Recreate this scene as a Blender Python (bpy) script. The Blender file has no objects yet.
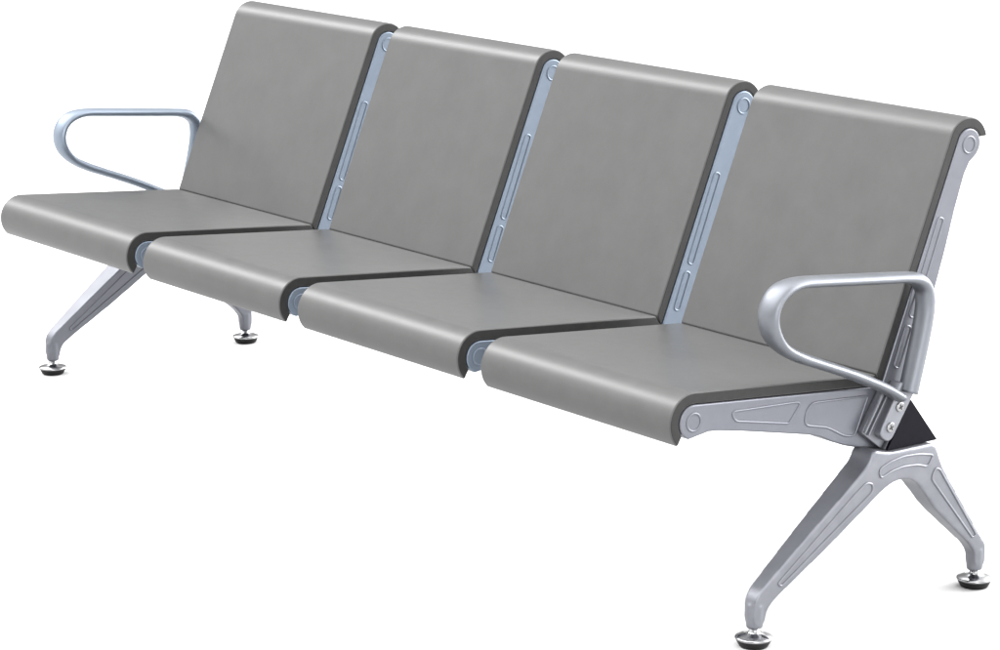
import bpy, bmesh, math
from mathutils import Vector

S = bpy.context.scene
COL = S.collection
R = math.radians

# ------------------------------------------------------------------ camera
cd = bpy.data.cameras.new('camera')
cam = bpy.data.objects.new('camera', cd)
COL.objects.link(cam)
cam.location = (5.444, -2.846, 1.534)
cam.rotation_euler = (math.pi / 2 - 0.223, 0, 0.918)
cd.sensor_width = 36.0
cd.lens = 36.0 * 2.845
cd.clip_start = 0.05
cd.clip_end = 500
S.camera = cam

# ------------------------------------------------------------------ world: white studio dome, brighter overhead, behind and at the left
W = bpy.data.worlds.new('World')
S.world = W
W.use_nodes = True
wt = W.node_tree
bg = wt.nodes['Background']
tcw = wt.nodes.new('ShaderNodeTexCoord')

def vmath(op, a, b=None):
    n = wt.nodes.new('ShaderNodeVectorMath')
    n.operation = op
    wt.links.new(a, n.inputs[0])
    if b is not None:
        n.inputs[1].default_value = b
    return n

def smath(op, a, b):
    n = wt.nodes.new('ShaderNodeMath')
    n.operation = op
    for k, v in enumerate((a, b)):
        if isinstance(v, (int, float)):
            n.inputs[k].default_value = v
        else:
            wt.links.new(v, n.inputs[k])
    return n.outputs[0]

def lobe(direction, power, gain):
    d = vmath('DOT_PRODUCT', tcw.outputs['Generated'], tuple(Vector(direction).normalized()))
    return smath('MULTIPLY', smath('POWER', smath('MAXIMUM', d.outputs['Value'], 0.0), float(power)), float(gain))

DOME = 0.32
light = smath('ADD', lobe((0, 0, 1), 2, 0.3), DOME)
light = smath('ADD', light, lobe((-0.30, -0.40, 0.86), 5, 4.8))      # large key, high in front
light = smath('ADD', light, lobe((0.28, 0.92, 0.26), 7, 12.0))       # rear lobe added to lift the shade under the bench
light = smath('ADD', light, lobe((-0.765, -0.22, 0.60), 90, 17.0))    # narrow strip at the left
light = smath('ADD', light, lobe((0.93, -0.15, 0.27), 10, 2.0))      # weaker light at the right
light = smath('ADD', light, lobe((0.86, -0.46, 0.22), 45, 6.0))      # lobe added near the camera to highlight the armrest post
light = smath('ADD', light, lobe((-0.81, -0.58, 0.22), 24, 1.0))     # low lobe added at front left to brighten backs and armrests
bg.inputs['Color'].default_value = (1.0, 1.0, 1.0, 1)
wt.links.new(light, bg.inputs['Strength'])

# ------------------------------------------------------------------ studio lamp
def area(name, loc, target, sx, sy, power, col=(1, 1, 1)):
    l = bpy.data.lights.new(name, 'AREA')
    l.shape = 'RECTANGLE'
    l.size, l.size_y = sx, sy
    l.energy = power
    l.color = col
    o = bpy.data.objects.new(name, l)
    COL.objects.link(o)
    o.location = loc
    o.rotation_euler = (Vector(target) - Vector(loc)).to_track_quat('-Z', 'Y').to_euler()
    return o

area('overhead_softbox', (0.9, 0.9, 4.6), (1.0, 0.3, 0.3), 6.0, 4.0, 40)

# ------------------------------------------------------------------ exposure
S.view_settings.view_transform = 'Standard'
S.view_settings.look = 'None'
S.view_settings.exposure = 0.7
S.view_settings.gamma = 1.0
S.view_settings.use_curve_mapping = False

# ------------------------------------------------------------------ materials
def new_mat(name):
    m = bpy.data.materials.new(name)
    m.use_nodes = True
    return m, m.node_tree, m.node_tree.nodes['Principled BSDF']

def noise(nt, scale, detail=4, rough=0.6, stretch=None):
    tc = nt.nodes.new('ShaderNodeTexCoord')
    n = nt.nodes.new('ShaderNodeTexNoise')
    n.inputs['Scale'].default_value = scale
    n.inputs['Detail'].default_value = detail
    n.inputs['Roughness'].default_value = rough
    if stretch:
        mp = nt.nodes.new('ShaderNodeMapping')
        mp.inputs['Scale'].default_value = stretch
        nt.links.new(tc.outputs['Object'], mp.inputs['Vector'])
        nt.links.new(mp.outputs['Vector'], n.inputs['Vector'])
    else:
        nt.links.new(tc.outputs['Object'], n.inputs['Vector'])
    return n

def ramp(nt, fac, a, b, lo=0.3, hi=0.7):
    r = nt.nodes.new('ShaderNodeValToRGB')
    r.color_ramp.elements[0].position = lo
    r.color_ramp.elements[1].position = hi
    r.color_ramp.elements[0].color = (*a, 1)
    r.color_ramp.elements[1].color = (*b, 1)
    nt.links.new(fac, r.inputs['Fac'])
    return r

def bump(nt, b, height, strength, dist):
    bp = nt.nodes.new('ShaderNodeBump')
    bp.inputs['Strength'].default_value = strength
    bp.inputs['Distance'].default_value = dist
    nt.links.new(height, bp.inputs['Height'])
    nt.links.new(bp.outputs['Normal'], b.inputs['Normal'])

def mat_upholstery():
    m, nt, b = new_mat('grey_polyurethane_skin')
    n = noise(nt, 15, 9, 0.72)
    r = ramp(nt, n.outputs['Fac'], (0.0545, 0.0543, 0.0540), (0.0645, 0.0643, 0.0640), 0.32, 0.68)
    nt.links.new(r.outputs['Color'], b.inputs['Base Color'])
    rr = ramp(nt, n.outputs['Fac'], (0.31,) * 3, (0.37,) * 3)
    nt.links.new(rr.outputs['Color'], b.inputs['Roughness'])
    b.inputs['Specular IOR Level'].default_value = 0.2
    return m

def mat_trim():
    m, nt, b = new_mat('charcoal_edge_rubber')
    n = noise(nt, 60, 3)
    r = ramp(nt, n.outputs['Fac'], (0.0085, 0.0084, 0.0082), (0.0125, 0.0123, 0.0120))
    nt.links.new(r.outputs['Color'], b.inputs['Base Color'])
    b.inputs['Roughness'].default_value = 0.55
    b.inputs['Specular IOR Level'].default_value = 0.25
    return m

def mat_metal(name, a, c, rough, metallic=1.0, grain=0.05):
    m, nt, b = new_mat(name)
    n = noise(nt, 35, 4)
    r = ramp(nt, n.outputs['Fac'], a, c)
    nt.links.new(r.outputs['Color'], b.inputs['Base Color'])
    b.inputs['Metallic'].default_value = metallic
    rr = ramp(nt, n.outputs['Fac'], (rough - 0.04,) * 3, (rough + 0.05,) * 3)
    nt.links.new(rr.outputs['Color'], b.inputs['Roughness'])
    if grain:
        g = noise(nt, 1400, 2)
        bump(nt, b, g.outputs['Fac'], grain, 0.0003)
    return m

def mat_plain(name, col, rough, spec=0.4):
    m, nt, b = new_mat(name)
    n = noise(nt, 80, 3)
    r = ramp(nt, n.outputs['Fac'], tuple(x * 0.88 for x in col), tuple(x * 1.12 for x in col))
    nt.links.new(r.outputs['Color'], b.inputs['Base Color'])
    b.inputs['Roughness'].default_value = rough
    b.inputs['Specular IOR Level'].default_value = spec
    return m

M_SKIN = mat_upholstery()
M_TRIM = mat_trim()
M_CAST = mat_metal('painted_cast_aluminium', (0.108, 0.112, 0.130), (0.118, 0.122, 0.140), 0.33, 0.55, 0.0)
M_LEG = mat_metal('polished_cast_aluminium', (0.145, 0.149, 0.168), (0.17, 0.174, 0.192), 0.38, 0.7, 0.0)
M_LEG_SHADED = mat_metal('shaded_cast_aluminium', (0.092, 0.095, 0.110), (0.10, 0.103, 0.118), 0.46, 0.55, 0.0)  # darker copy of the leg metal: left leg's shade put into the colour
M_BLUE = mat_metal('blue_tinted_cast_aluminium', (0.112, 0.137, 0.173), (0.123, 0.149, 0.187), 0.36, 0.7, 0.0)
M_ARM = mat_metal('satin_armrest_aluminium', (0.142, 0.150, 0.166), (0.153, 0.161, 0.178), 0.47, 0.85, 0.0)
M_ARM_BLUE = mat_metal('armrest_blue_reflection', (0.150, 0.180, 0.222), (0.162, 0.192, 0.236), 0.40, 0.55, 0.0)  # left armrest's paler blue reflection put into the base colour
M_CHROME = mat_metal('polished_chrome', (0.26, 0.26, 0.267), (0.29, 0.29, 0.297), 0.08, 1.0, 0.0)
M_BEAM = mat_metal('steel_beam_paint', (0.16, 0.165, 0.18), (0.18, 0.185, 0.2), 0.45, 0.6, 0.0)
M_CAP = mat_plain('black_plastic_cap', (0.0045, 0.0043, 0.0068), 0.6, 0.05)
M_BOUNCE = mat_plain('pale_bounce_sheet', (0.72, 0.73, 0.75), 0.5)  # pale finish of the added sheet that reflects light under the seats
M_RUBBER = mat_plain('black_rubber_pad', (0.004, 0.004, 0.004), 0.5, 0.2)
M_SOCKET = mat_plain('dark_screw_socket', (0.02, 0.02, 0.022), 0.6, 0.2)

# ------------------------------------------------------------------ mesh helpers
def link(name, bm, mat, parent=None, bevel=0.0, seg=3, ang=35, wn=True):
    bmesh.ops.recalc_face_normals(bm, faces=bm.faces)
    me = bpy.data.meshes.new(name)
    bm.to_mesh(me)
    bm.free()
    me.materials.append(mat)
    me.shade_smooth()
    o = bpy.data.objects.new(name, me)
    COL.objects.link(o)
    if parent:
        o.parent = parent
    if bevel:
        b = o.modifiers.new('bevel', 'BEVEL')
        b.width = bevel
        b.segments = seg
        b.limit_method = 'ANGLE'
        b.angle_limit = R(ang)
        b.use_clamp_overlap = True
    if wn:
        w = o.modifiers.new('weighted_normal', 'WEIGHTED_NORMAL')
        w.keep_sharp = True
    return o

def copy_part(o, parent, dx=0.0):
    c = o.copy()
    COL.objects.link(c)
    c.parent = parent
    c.location = (o.location.x + dx, o.location.y, o.location.z)
    return c

def prism(bm, poly, x0, x1):
    """Extrude a (y, z) outline along x; x0, x1 may be functions of (y, z)."""
    f0 = x0 if callable(x0) else (lambda y, z: x0)
    f1 = x1 if callable(x1) else (lambda y, z: x1)
    a = [bm.verts.new((f0(y, z), y, z)) for y, z in poly]
    b = [bm.verts.new((f1(y, z), y, z)) for y, z in poly]
    n = len(poly)
    bm.faces.new(a)
    bm.faces.new(b[::-1])
    for i in range(n):
        bm.faces.new((a[i], a[(i + 1) % n], b[(i + 1) % n], b[i]))

def strip(bm, outer, inner, xs):
    """Bent slab: matching outer / inner curves in (y, z), swept over the stations xs."""
    n = len(outer)
    rows = [[[bm.verts.new((x, *p)) for p in c] for x in xs] for c in (outer, inner)]
    for c in rows:
        for k in range(len(xs) - 1):
            for i in range(n - 1):
                bm.faces.new((c[k][i], c[k][i + 1], c[k + 1][i + 1], c[k + 1][i]))
    o, q = rows
    for k in (0, -1):
        for i in range(n - 1):
            bm.faces.new((o[k][i], o[k][i + 1], q[k][i + 1], q[k][i]))
    for i in (0, -1):
        for k in range(len(xs) - 1):
            bm.faces.new((o[k][i], o[k + 1][i], q[k + 1][i], q[k][i]))

def arc(c, r, a0, a1, n):
    return [(c[0] + r * math.cos(R(a0 + (a1 - a0) * i / n)), c[1] + r * math.sin(R(a0 + (a1 - a0) * i / n)))
            for i in range(n + 1)]

def seg(p, q, n):
    return [(p[0] + (q[0] - p[0]) * i / n, p[1] + (q[1] - p[1]) * i / n) for i in range(n + 1)]

def round_poly(pts, r, n=4):
    """Round every corner of a closed (y, z) outline; r may be a list."""
    out = []
    m = len(pts)
    for i in range(m):
        p0, p, p1 = Vector(pts[i - 1]), Vector(pts[i]), Vector(pts[(i + 1) % m])
        rr = r[i] if isinstance(r, (list, tuple)) else r
        if rr <= 0:
            out.append(tuple(p))
            continue
        d0, d1 = (p0 - p), (p1 - p)
        k = min(rr, d0.length * 0.48, d1.length * 0.48)
        a, b = p + d0.normalized() * k, p + d1.normalized() * k
        for j in range(n + 1):
            t = j / n
            out.append(tuple(a * (1 - t) ** 2 + p * 2 * t * (1 - t) + b * t * t))
    return out

def catmull(pts, n=8, closed=False):
    out = []
    m = len(pts)
    g = (lambda i: Vector(pts[i % m])) if closed else (lambda i: Vector(pts[min(max(i, 0), m - 1)]))
    for i in range(m if closed else m - 1):
        p0, p1, p2, p3 = g(i - 1), g(i), g(i + 1), g(i + 2)
        for j in range(n):
            t = j / n
            out.append(0.5 * (2 * p1 + (p2 - p0) * t + (2 * p0 - 5 * p1 + 4 * p2 - p3) * t * t
                              + (3 * p1 - p0 - 3 * p2 + p3) * t ** 3))
    if not closed:
        out.append(g(m - 1))
    return out

def sweep(bm, path, widths, x, closed=False, ns=20, power=2.4):
    """Sweep a super-ellipse along a path in the (y, z) plane at x; widths = (half_x, half_in_plane) per point."""
    n = len(path)
    rings = []
    for i, p in enumerate(path):
        a = path[(i - 1) % n] if closed or i else path[i]
        b = path[(i + 1) % n] if closed or i < n - 1 else path[i]
        t = (b - a).normalized()
        nn = Vector((-t.y, t.x))
        hx, hn = widths[i] if isinstance(widths, list) else widths
        ring = []
        for k in range(ns):
            th = 2 * math.pi * k / ns
            c, s = math.cos(th), math.sin(th)
            u = hx * math.copysign(abs(c) ** (2 / power), c)
            v = hn * math.copysign(abs(s) ** (2 / power), s)
            ring.append(bm.verts.new((x + u, p.x + nn.x * v, p.y + nn.y * v)))
        rings.append(ring)
    for i in range(n if closed else n - 1):
        r0, r1 = rings[i], rings[(i + 1) % n]
        for k in range(ns):
            bm.faces.new((r0[k], r0[(k + 1) % ns], r1[(k + 1) % ns], r1[k]))
    if not closed:
        bm.faces.new(rings[0])
        bm.faces.new(rings[-1][::-1])

def rim(bm, pts, x, r=0.0017, h=0.0013):
    """Raised bead on a casting along a closed (y, z) loop at the face x."""
    sweep(bm, [Vector(p) for p in pts], (h, r), x, True, 8, 2.0)

def lathe(bm, prof, x, y, n=40):
    rings = []
    for r, z in prof:
        rings.append([bm.verts.new((x + r * math.cos(2 * math.pi * k / n), y + r * math.sin(2 * math.pi * k / n), z))
                      for k in range(n)])
    for a, b in zip(rings, rings[1:]):
        for k in range(n):
            bm.faces.new((a[k], a[(k + 1) % n], b[(k + 1) % n], b[k]))
    bm.faces.new(rings[0])
    bm.faces.new(rings[-1][::-1])

# ------------------------------------------------------------------ floor: one white sheet
fb = bmesh.new()
bmesh.ops.create_grid(fb, x_segments=8, y_segments=8, size=150)
fm, fnt, fbs = new_mat('white_studio_floor')
fn = noise(fnt, 3, 3)
fr = ramp(fnt, fn.outputs['Fac'], (0.465, 0.465, 0.465), (0.485, 0.485, 0.485))
fnt.links.new(fr.outputs['Color'], fbs.inputs['Base Color'])
fbs.inputs['Roughness'].default_value = 0.9
fbs.inputs['Specular IOR Level'].default_value = 0.1
floor = link('floor', fb, fm, wn=False)
floor['kind'] = 'structure'

# ------------------------------------------------------------------ the bench
bench = bpy.data.objects.new('waiting_bench', None)
COL.objects.link(bench)
bench['label'] = 'four-seat waiting bench with grey padded seats, silver armrests and cast metal legs'
bench['category'] = 'bench'

SEAT_L = [-0.038, 0.568, 1.129, 1.692]
SEAT_R = [0.503, 1.067, 1.626, 2.185]
XE = 2.185                                     # plane of the right-hand seat end

# --- bent slab sections in (y, z)
NC, NR, NT = (0.0285, 0.394), 0.048, 0.019     # nose arc centre, radius, thickness
BC, BR, BT = (0.631, 0.778), 0.0455, 0.018     # top roll
CR = Vector((0.430, 0.4112))                   # crease, top side
st0 = Vector((NC[0] + NR * math.cos(R(85.6)), NC[1] + NR * math.sin(R(85.6))))
sd = (CR - st0).normalized()
sn = Vector((-sd.y, sd.x))
bt0 = Vector((BC[0] + BR * math.cos(R(157.8)), BC[1] + BR * math.sin(R(157.8))))
bd = (bt0 - CR).normalized()
bn = Vector((bd.y, -bd.x))                     # to the rear
def isect(p, d, q, e):
    k = d.x * e.y - d.y * e.x
    t = ((q.x - p.x) * e.y - (q.y - p.y) * e.x) / k
    return p + d * t
CI = isect(st0 - sn * NT, sd, bt0 + bn * BT, bd)   # inner corner of the mitre

def seat_section(gap=0.0008, inset=0.0):
    o = arc(NC, NR - inset, 228 - inset * 900, 85.6, 26)
    i = arc(NC, NR - NT + inset, 222 - inset * 1400, 85.6, 26)
    e0 = CR - sd * gap - sn * inset
    e1 = CI - sd * gap + sn * inset
    o += seg(o[-1], tuple(e0), 10)[1:]
    i += seg(i[-1], tuple(e1), 10)[1:]
    return o, i

def back_section(gap=0.0008, inset=0.0):
    o = arc(BC, BR - inset, 157.8, 13 + inset * 900, 26)
    i = arc(BC, BR - BT + inset, 157.8, 20 + inset * 1400, 26)
    e0 = CR + bd * gap + bn * inset
    e1 = CI + bd * gap - bn * inset
    return seg(tuple(e0), o[0], 12)[:-1] + o, seg(tuple(e1), i[0], 12)[:-1] + i

def slab(name, section, xl, xr, trim_sides):
    bm = bmesh.new()
    o, i = section()
    strip(bm, o, i, [xl + (xr - xl) * k / 6 for k in range(7)])
    ob = link(name, bm, M_SKIN, bench, 0.0029, 3, 40)
    o, i = section(0.0020, 0.0020)
    for a, b in trim_sides:
        bm = bmesh.new()
        strip(bm, o, i, [a, b])
        link('edge_trim', bm, M_TRIM, ob, 0.0006, 2, 40)
    return ob

for xl, xr in zip(SEAT_L, SEAT_R):
    sides = ((xr - 0.006, xr + 0.0008), (xl - 0.0008, xl + 0.006))
    seat = slab('seat', seat_section, xl, xr, sides)
    bounce = []                                   # unseen sheet added to bounce light onto the leg fronts
    for off in (0.0004, 0.0026):
        for t in ((0.06, 0.40) if off < 0.001 else (0.40, 0.06)):
            p = st0 + sd * t - sn * (NT + off)
            bounce.append((p.x, p.y))
    bm = bmesh.new()
    prism(bm, bounce, xl + 0.046, xr - 0.046)
    link('added_bounce_sheet', bm, M_BOUNCE, seat, 0.0006, 2)
    slab('backrest', back_section, xl, xr, sides)

# --- cast side frames (L-shaped), one at every seat end
def inner_pt(v):
    return (v.x, v.y)
frame_poly = arc(NC, NR - NT - 0.0007, 250, 85.6, 18)
frame_poly += [inner_pt(CI - sn * 0.0007 + bn * 0.0007)]
frame_poly += arc(BC, BR - BT - 0.0007, 157.8, -20, 18)
frame_poly += [(0.6495, 0.7585), (0.634, 0.7475), (0.6225, 0.728), (0.6020, 0.6692), (0.5860, 0.6135), (0.5669, 0.5558),
               (0.5120, 0.4000), (0.4868, 0.3640), (0.4345, 0.2846), (0.3840, 0.2945),
               (0.3609, 0.3010), (0.3300, 0.3130), (0.3056, 0.3247), (0.2800, 0.3325), (0.2515, 0.3386),
               (0.1286, 0.3635), (0.0800, 0.3718), (0.0600, 0.3735), (0.0477, 0.3715)]

REC_A = round_poly([(0.1085, 0.3985), (0.2520, 0.3925), (0.2575, 0.3880), (0.2330, 0.3595), (0.1150, 0.3820)],
                   [0.012, 0.004, 0.004, 0.005, 0.012])
REC_B = round_poly([(0.2760, 0.3865), (0.4115, 0.3785), (0.3830, 0.3140), (0.3590, 0.3180), (0.3200, 0.3390), (0.2660, 0.3510)],
                   [0.018, 0.005, 0.01, 0.01, 0.01, 0.014])
def back_line(z, off):
    """Point at height z, off metres behind the inside of the back slab."""
    p = CI + bd * ((z - CI.y) / bd.y)
    return p + bn * off
def slot(z0, z1, off0, off1, hw):
    a, b = back_line(z0, off0), back_line(z1, off1)
    d = (b - a).normalized()
    n = Vector((-d.y, d.x))
    return round_poly([tuple(a + n * hw), tuple(b + n * hw), tuple(b - n * hw), tuple(a - n * hw)], hw, 6)
SLOT_A = slot(0.506, 0.666, 0.020, 0.0165, 0.0068)
SLOT_B = slot(0.425, 0.492, 0.022, 0.020, 0.0068)

WIDE = {(0.6495, 0.7585): (0.6530, 0.7570), (0.634, 0.7475): (0.6410, 0.7450), (0.6225, 0.728): (0.6320, 0.7280),
        (0.6020, 0.6692): (0.6110, 0.6692), (0.5860, 0.6135): (0.5930, 0.6135)}

def side_frame(x0, x1, mat, faces, poly):
    bm = bmesh.new()
    prism(bm, poly, x0, x1)
    ob = link('side_frame', bm, mat, bench, 0.003, 3, 50)
    for face in faces:
        for c, r in ((NC, 0.0143), ((0.6305, 0.777), 0.0140)):
            bm = bmesh.new()
            rim(bm, arc(c, r, 0, 360 - 12, 29), face, 0.0021, 0.0016)
            link('round_boss_ring', bm, mat, ob, wn=False)
        for loop in (REC_A, REC_B, SLOT_A, SLOT_B):
            bm = bmesh.new()
            rim(bm, loop, face, 0.0021, 0.0016)
            link('panel_bead', bm, mat, ob, wn=False)
    return ob

side_frame(SEAT_L[0] - 0.002, SEAT_L[0] + 0.041, M_CAST, (SEAT_L[0] - 0.002, SEAT_L[0] + 0.041), frame_poly)
for xr in SEAT_R[:3]:
    side_frame(xr - 0.041, xr + 0.002, M_BLUE, (xr + 0.002,), [WIDE.get(p, p) for p in frame_poly])
side_frame(SEAT_R[3] - 0.041, SEAT_R[3] + 0.002, M_CAST, (SEAT_R[3] + 0.002,), frame_poly)

# --- triangular cross beam with black end caps
TRI = [(0.4345, 0.2850), (0.4868, 0.3668), (0.5545, 0.2850)]
XB0, XB1 = -0.085, 2.205
bm = bmesh.new()
prism(bm, round_poly(TRI, 0.004, 3), XB0, XB1)
beam = link('cross_beam', bm, M_BEAM, bench, 0.001, 2, 50)
def shrink(poly, k):
    cy = sum(p[0] for p in poly) / len(poly)
    cz = sum(p[1] for p in poly) / len(poly)
    return [(cy + (y - cy) * k, cz + (z - cz) * k) for y, z in poly]
for a, b in ((XB1 + 0.0002, XB1 + 0.006), (XB0 - 0.006, XB0 - 0.0002)):
    bm = bmesh.new()
    prism(bm, round_poly(shrink(TRI, 0.985), 0.003, 3), a, b)
    link('end_cap', bm, M_CAP, beam, 0.0012, 2, 50)

# --- armrests: closed flattened loop, thicker rear post
ARM = [(0.4540, 0.3760), (0.4200, 0.3955), (0.3750, 0.4165), (0.3300, 0.4358), (0.2700, 0.4590), (0.2230, 0.4775),
       (0.1880, 0.4965), (0.1660, 0.5200), (0.1575, 0.5480), (0.1650, 0.5740), (0.1850, 0.5915), (0.2180, 0.5985),
       (0.2650, 0.5955), (0.3300, 0.5895), (0.4000, 0.5830), (0.4550, 0.5775), (0.4850, 0.5705), (0.5030, 0.5560),
       (0.5095, 0.5350), (0.5080, 0.5080), (0.4990, 0.4650), (0.4870, 0.4200), (0.4760, 0.3800)]
ARM_W = []
for i in range(len(ARM)):
    if i <= 4:
        w = (0.0195, 0.0088)
    elif i <= 6:
        w = (0.0205, 0.0095)
    elif i <= 10:
        w = (0.0230, 0.0110)
    elif i <= 15:
        w = (0.0215, 0.0092)
    elif i == 16:
        w = (0.0235, 0.0118)
    elif i == 17:
        w = (0.0195, 0.0128)
    else:
        w = (0.0180, 0.0152)
    ARM_W.append(w)

def armrest(xc, side, mat):
    bm = bmesh.new()
    p = catmull(ARM, 6)
    w = [tuple(v) for v in catmull(ARM_W, 6)]
    sweep(bm, p, w, xc, False, 28, 2.05)
    ob = link('armrest', bm, mat, bench, wn=False)
    # foot of the armrest: screwed mounting lug
    d = Vector((0.4865 - 0.4345, 0.3650 - 0.2850)).normalized()
    n = Vector((-d.y, d.x))
    def q(t, s):
        v = Vector((0.4345, 0.2850)) + d * t + n * s
        return (v.x, v.y)
    lug = round_poly([q(0.012, 0.004), q(0.112, 0.002), q(0.112, 0.040), q(0.012, 0.036)], [0.016, 0.004, 0.006, 0.017], 6)
    bm = bmesh.new()
    x_in, x_out = xc - side * 0.0270, xc + side * 0.0
    prism(bm, lug, min(x_in, x_out), max(x_in, x_out))
    lo = link('mounting_lug', bm, M_LEG, ob, 0.003, 3, 40)
    bm = bmesh.new()
    back = round_poly([q(0.000, 0.003), q(0.098, 0.003), q(0.098, 0.058), q(0.004, 0.060)], 0.006, 4)
    x_b = xc - side * 0.0150
    prism(bm, back, min(x_in, x_b), max(x_in, x_b))
    for s0 in (0.0475, 0.057):
        sweep(bm, [Vector(q(0.006, s0)), Vector(q(0.094, s0))], (0.006, 0.0022), x_b, False, 10, 2)
    link('bracket_plate', bm, M_LEG, ob, 0.002, 2, 40)
    for t in (0.036, 0.074):
        cy, cz = q(t, 0.020)
        bm = bmesh.new()
        prism(bm, arc((cy, cz), 0.0088, 0, 345, 23), *sorted((x_out - side * 0.001, x_out + side * 0.0028)))
        sc = link('screw', bm, M_CHROME, ob, 0.0015, 2, 40)
        bm = bmesh.new()
        for ang in (20, 110):
            c, s = math.cos(R(ang)), math.sin(R(ang))
            L, H = 0.0048, 0.0011
            cross = [(cy + c * L - s * H, cz + s * L + c * H), (cy - c * L - s * H, cz - s * L + c * H),
                     (cy - c * L + s * H, cz - s * L - c * H), (cy + c * L + s * H, cz + s * L - c * H)]
            e = 0.0001 if ang == 20 else 0.0
            prism(bm, cross, *sorted((x_out + side * 0.002, x_out + side * (0.0031 + e))))
        link('screw_slot', bm, M_SOCKET, ob, wn=False)
    return ob

armrest(2.215, 1, M_ARM)
armrest(-0.085, -1, M_ARM_BLUE)

# --- cast legs
LEG = [(0.3985, 0.2935), (0.4345, 0.2846), (0.5400, 0.2842), (0.5500, 0.2600), (0.5600, 0.2386), (0.6150, 0.1660), (0.6680, 0.0950),
       (0.6800, 0.0830), (0.6840, 0.0700), (0.6835, 0.0380), (0.6585, 0.0380), (0.6580, 0.0640), (0.6480, 0.0780), (0.6380, 0.0880),
       (0.5900, 0.1290), (0.5480, 0.1660), (0.5230, 0.1960), (0.5030, 0.2180), (0.4860, 0.2290), (0.4656, 0.2330),
       (0.4450, 0.2320), (0.4250, 0.2240), (0.4000, 0.2080), (0.3000, 0.1430), (0.2000, 0.0830), (0.1810, 0.0700), (0.1720, 0.0580),
       (0.1690, 0.0380), (0.1435, 0.0380), (0.1440, 0.0640), (0.1470, 0.0840), (0.1580, 0.0970), (0.2600, 0.1760),
       (0.3620, 0.2530), (0.3790, 0.2665), (0.3870, 0.2760), (0.3920, 0.2880)]
LEG_ARC = round_poly([(0.4080, 0.2600), (0.4350, 0.2690), (0.4640, 0.2730), (0.5000, 0.2710), (0.5360, 0.2640),
                      (0.5230, 0.2450), (0.4980, 0.2530), (0.4640, 0.2555), (0.4360, 0.2520), (0.4120, 0.2430)], 0.008)
LEG_FRONT = round_poly([(0.3560, 0.2260), (0.3800, 0.2420), (0.3950, 0.2370), (0.3960, 0.2230), (0.2000, 0.0960), (0.1930, 0.1020)],
                       [0.01, 0.012, 0.01, 0.01, 0.006, 0.006])
LEG_REAR = round_poly([(0.5330, 0.2230), (0.5430, 0.2400), (0.5530, 0.2350), (0.6560, 0.1000), (0.6470, 0.0960)],
                      [0.01, 0.01, 0.01, 0.004, 0.004])
def leg_face(z, outer, grow=0.013):
    """x offset of the leg's outer (right-hand) or inner face: it thickens towards the beam."""
    t = min(max((z - 0.06) / 0.19, 0), 1)
    return 0.0125 + 0.0105 * t if outer else -0.0125 - grow * t

def bake(o):
    """Turn a modifier stack into plain mesh data."""
    dg = bpy.context.evaluated_depsgraph_get()
    me = bpy.data.meshes.new_from_object(o.evaluated_get(dg))
    o.modifiers.clear()
    o.data = me
    me.shade_smooth()
    return o

def build_leg(xc, grow, mat):
    bm = bmesh.new()
    prism(bm, round_poly(LEG, 0.016, 3), lambda y, z: xc + leg_face(z, False, grow), lambda y, z: xc + leg_face(z, True))
    for y in (0.1565, 0.6705):
        lathe(bm, [(0.0120, 0.0305), (0.0140, 0.0330), (0.0144, 0.060), (0.0144, 0.070), (0.009, 0.078)], xc, y, 32)
    leg = link('leg_frame', bm, mat, bench, wn=False)
    rm = leg.modifiers.new('remesh', 'REMESH')
    rm.mode = 'VOXEL'
    rm.voxel_size = 0.0018
    sm = leg.modifiers.new('smooth', 'SMOOTH')
    sm.factor = 0.5
    sm.iterations = 13
    bake(leg)
    for sgn in ((1,) if xc > 0 else (1, -1)):
        for loop in (LEG_ARC, LEG_FRONT, LEG_REAR):
            bm = bmesh.new()
            sweep(bm, [Vector(p) for p in loop], (0.0017, 0.0021), 0, True, 8, 2)
            for v in bm.verts:
                v.co.x += xc + leg_face(v.co.z, sgn > 0, grow) + sgn * 0.0003
            link('panel_bead', bm, mat, leg, wn=False)
    for y in (0.1555, 0.6715):
        bm = bmesh.new()
        lathe(bm, [(0.0085, 0.046), (0.0085, 0.026), (0.0100, 0.0245), (0.0110, 0.0228), (0.020, 0.0208), (0.0295, 0.0178),
                   (0.0316, 0.0158), (0.0312, 0.0142), (0.0285, 0.0115)], xc, y)
        ft = link('levelling_foot', bm, M_CHROME, bench, wn=False)
        bm = bmesh.new()
        lathe(bm, [(0.0296, 0.0122), (0.0288, 0.0105), (0.0240, 0.0015), (0.0230, 0.0004)], xc, y)
        link('rubber_base', bm, M_RUBBER, ft, wn=False)
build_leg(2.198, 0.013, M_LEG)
build_leg(-0.150, 0.027, M_LEG_SHADED)
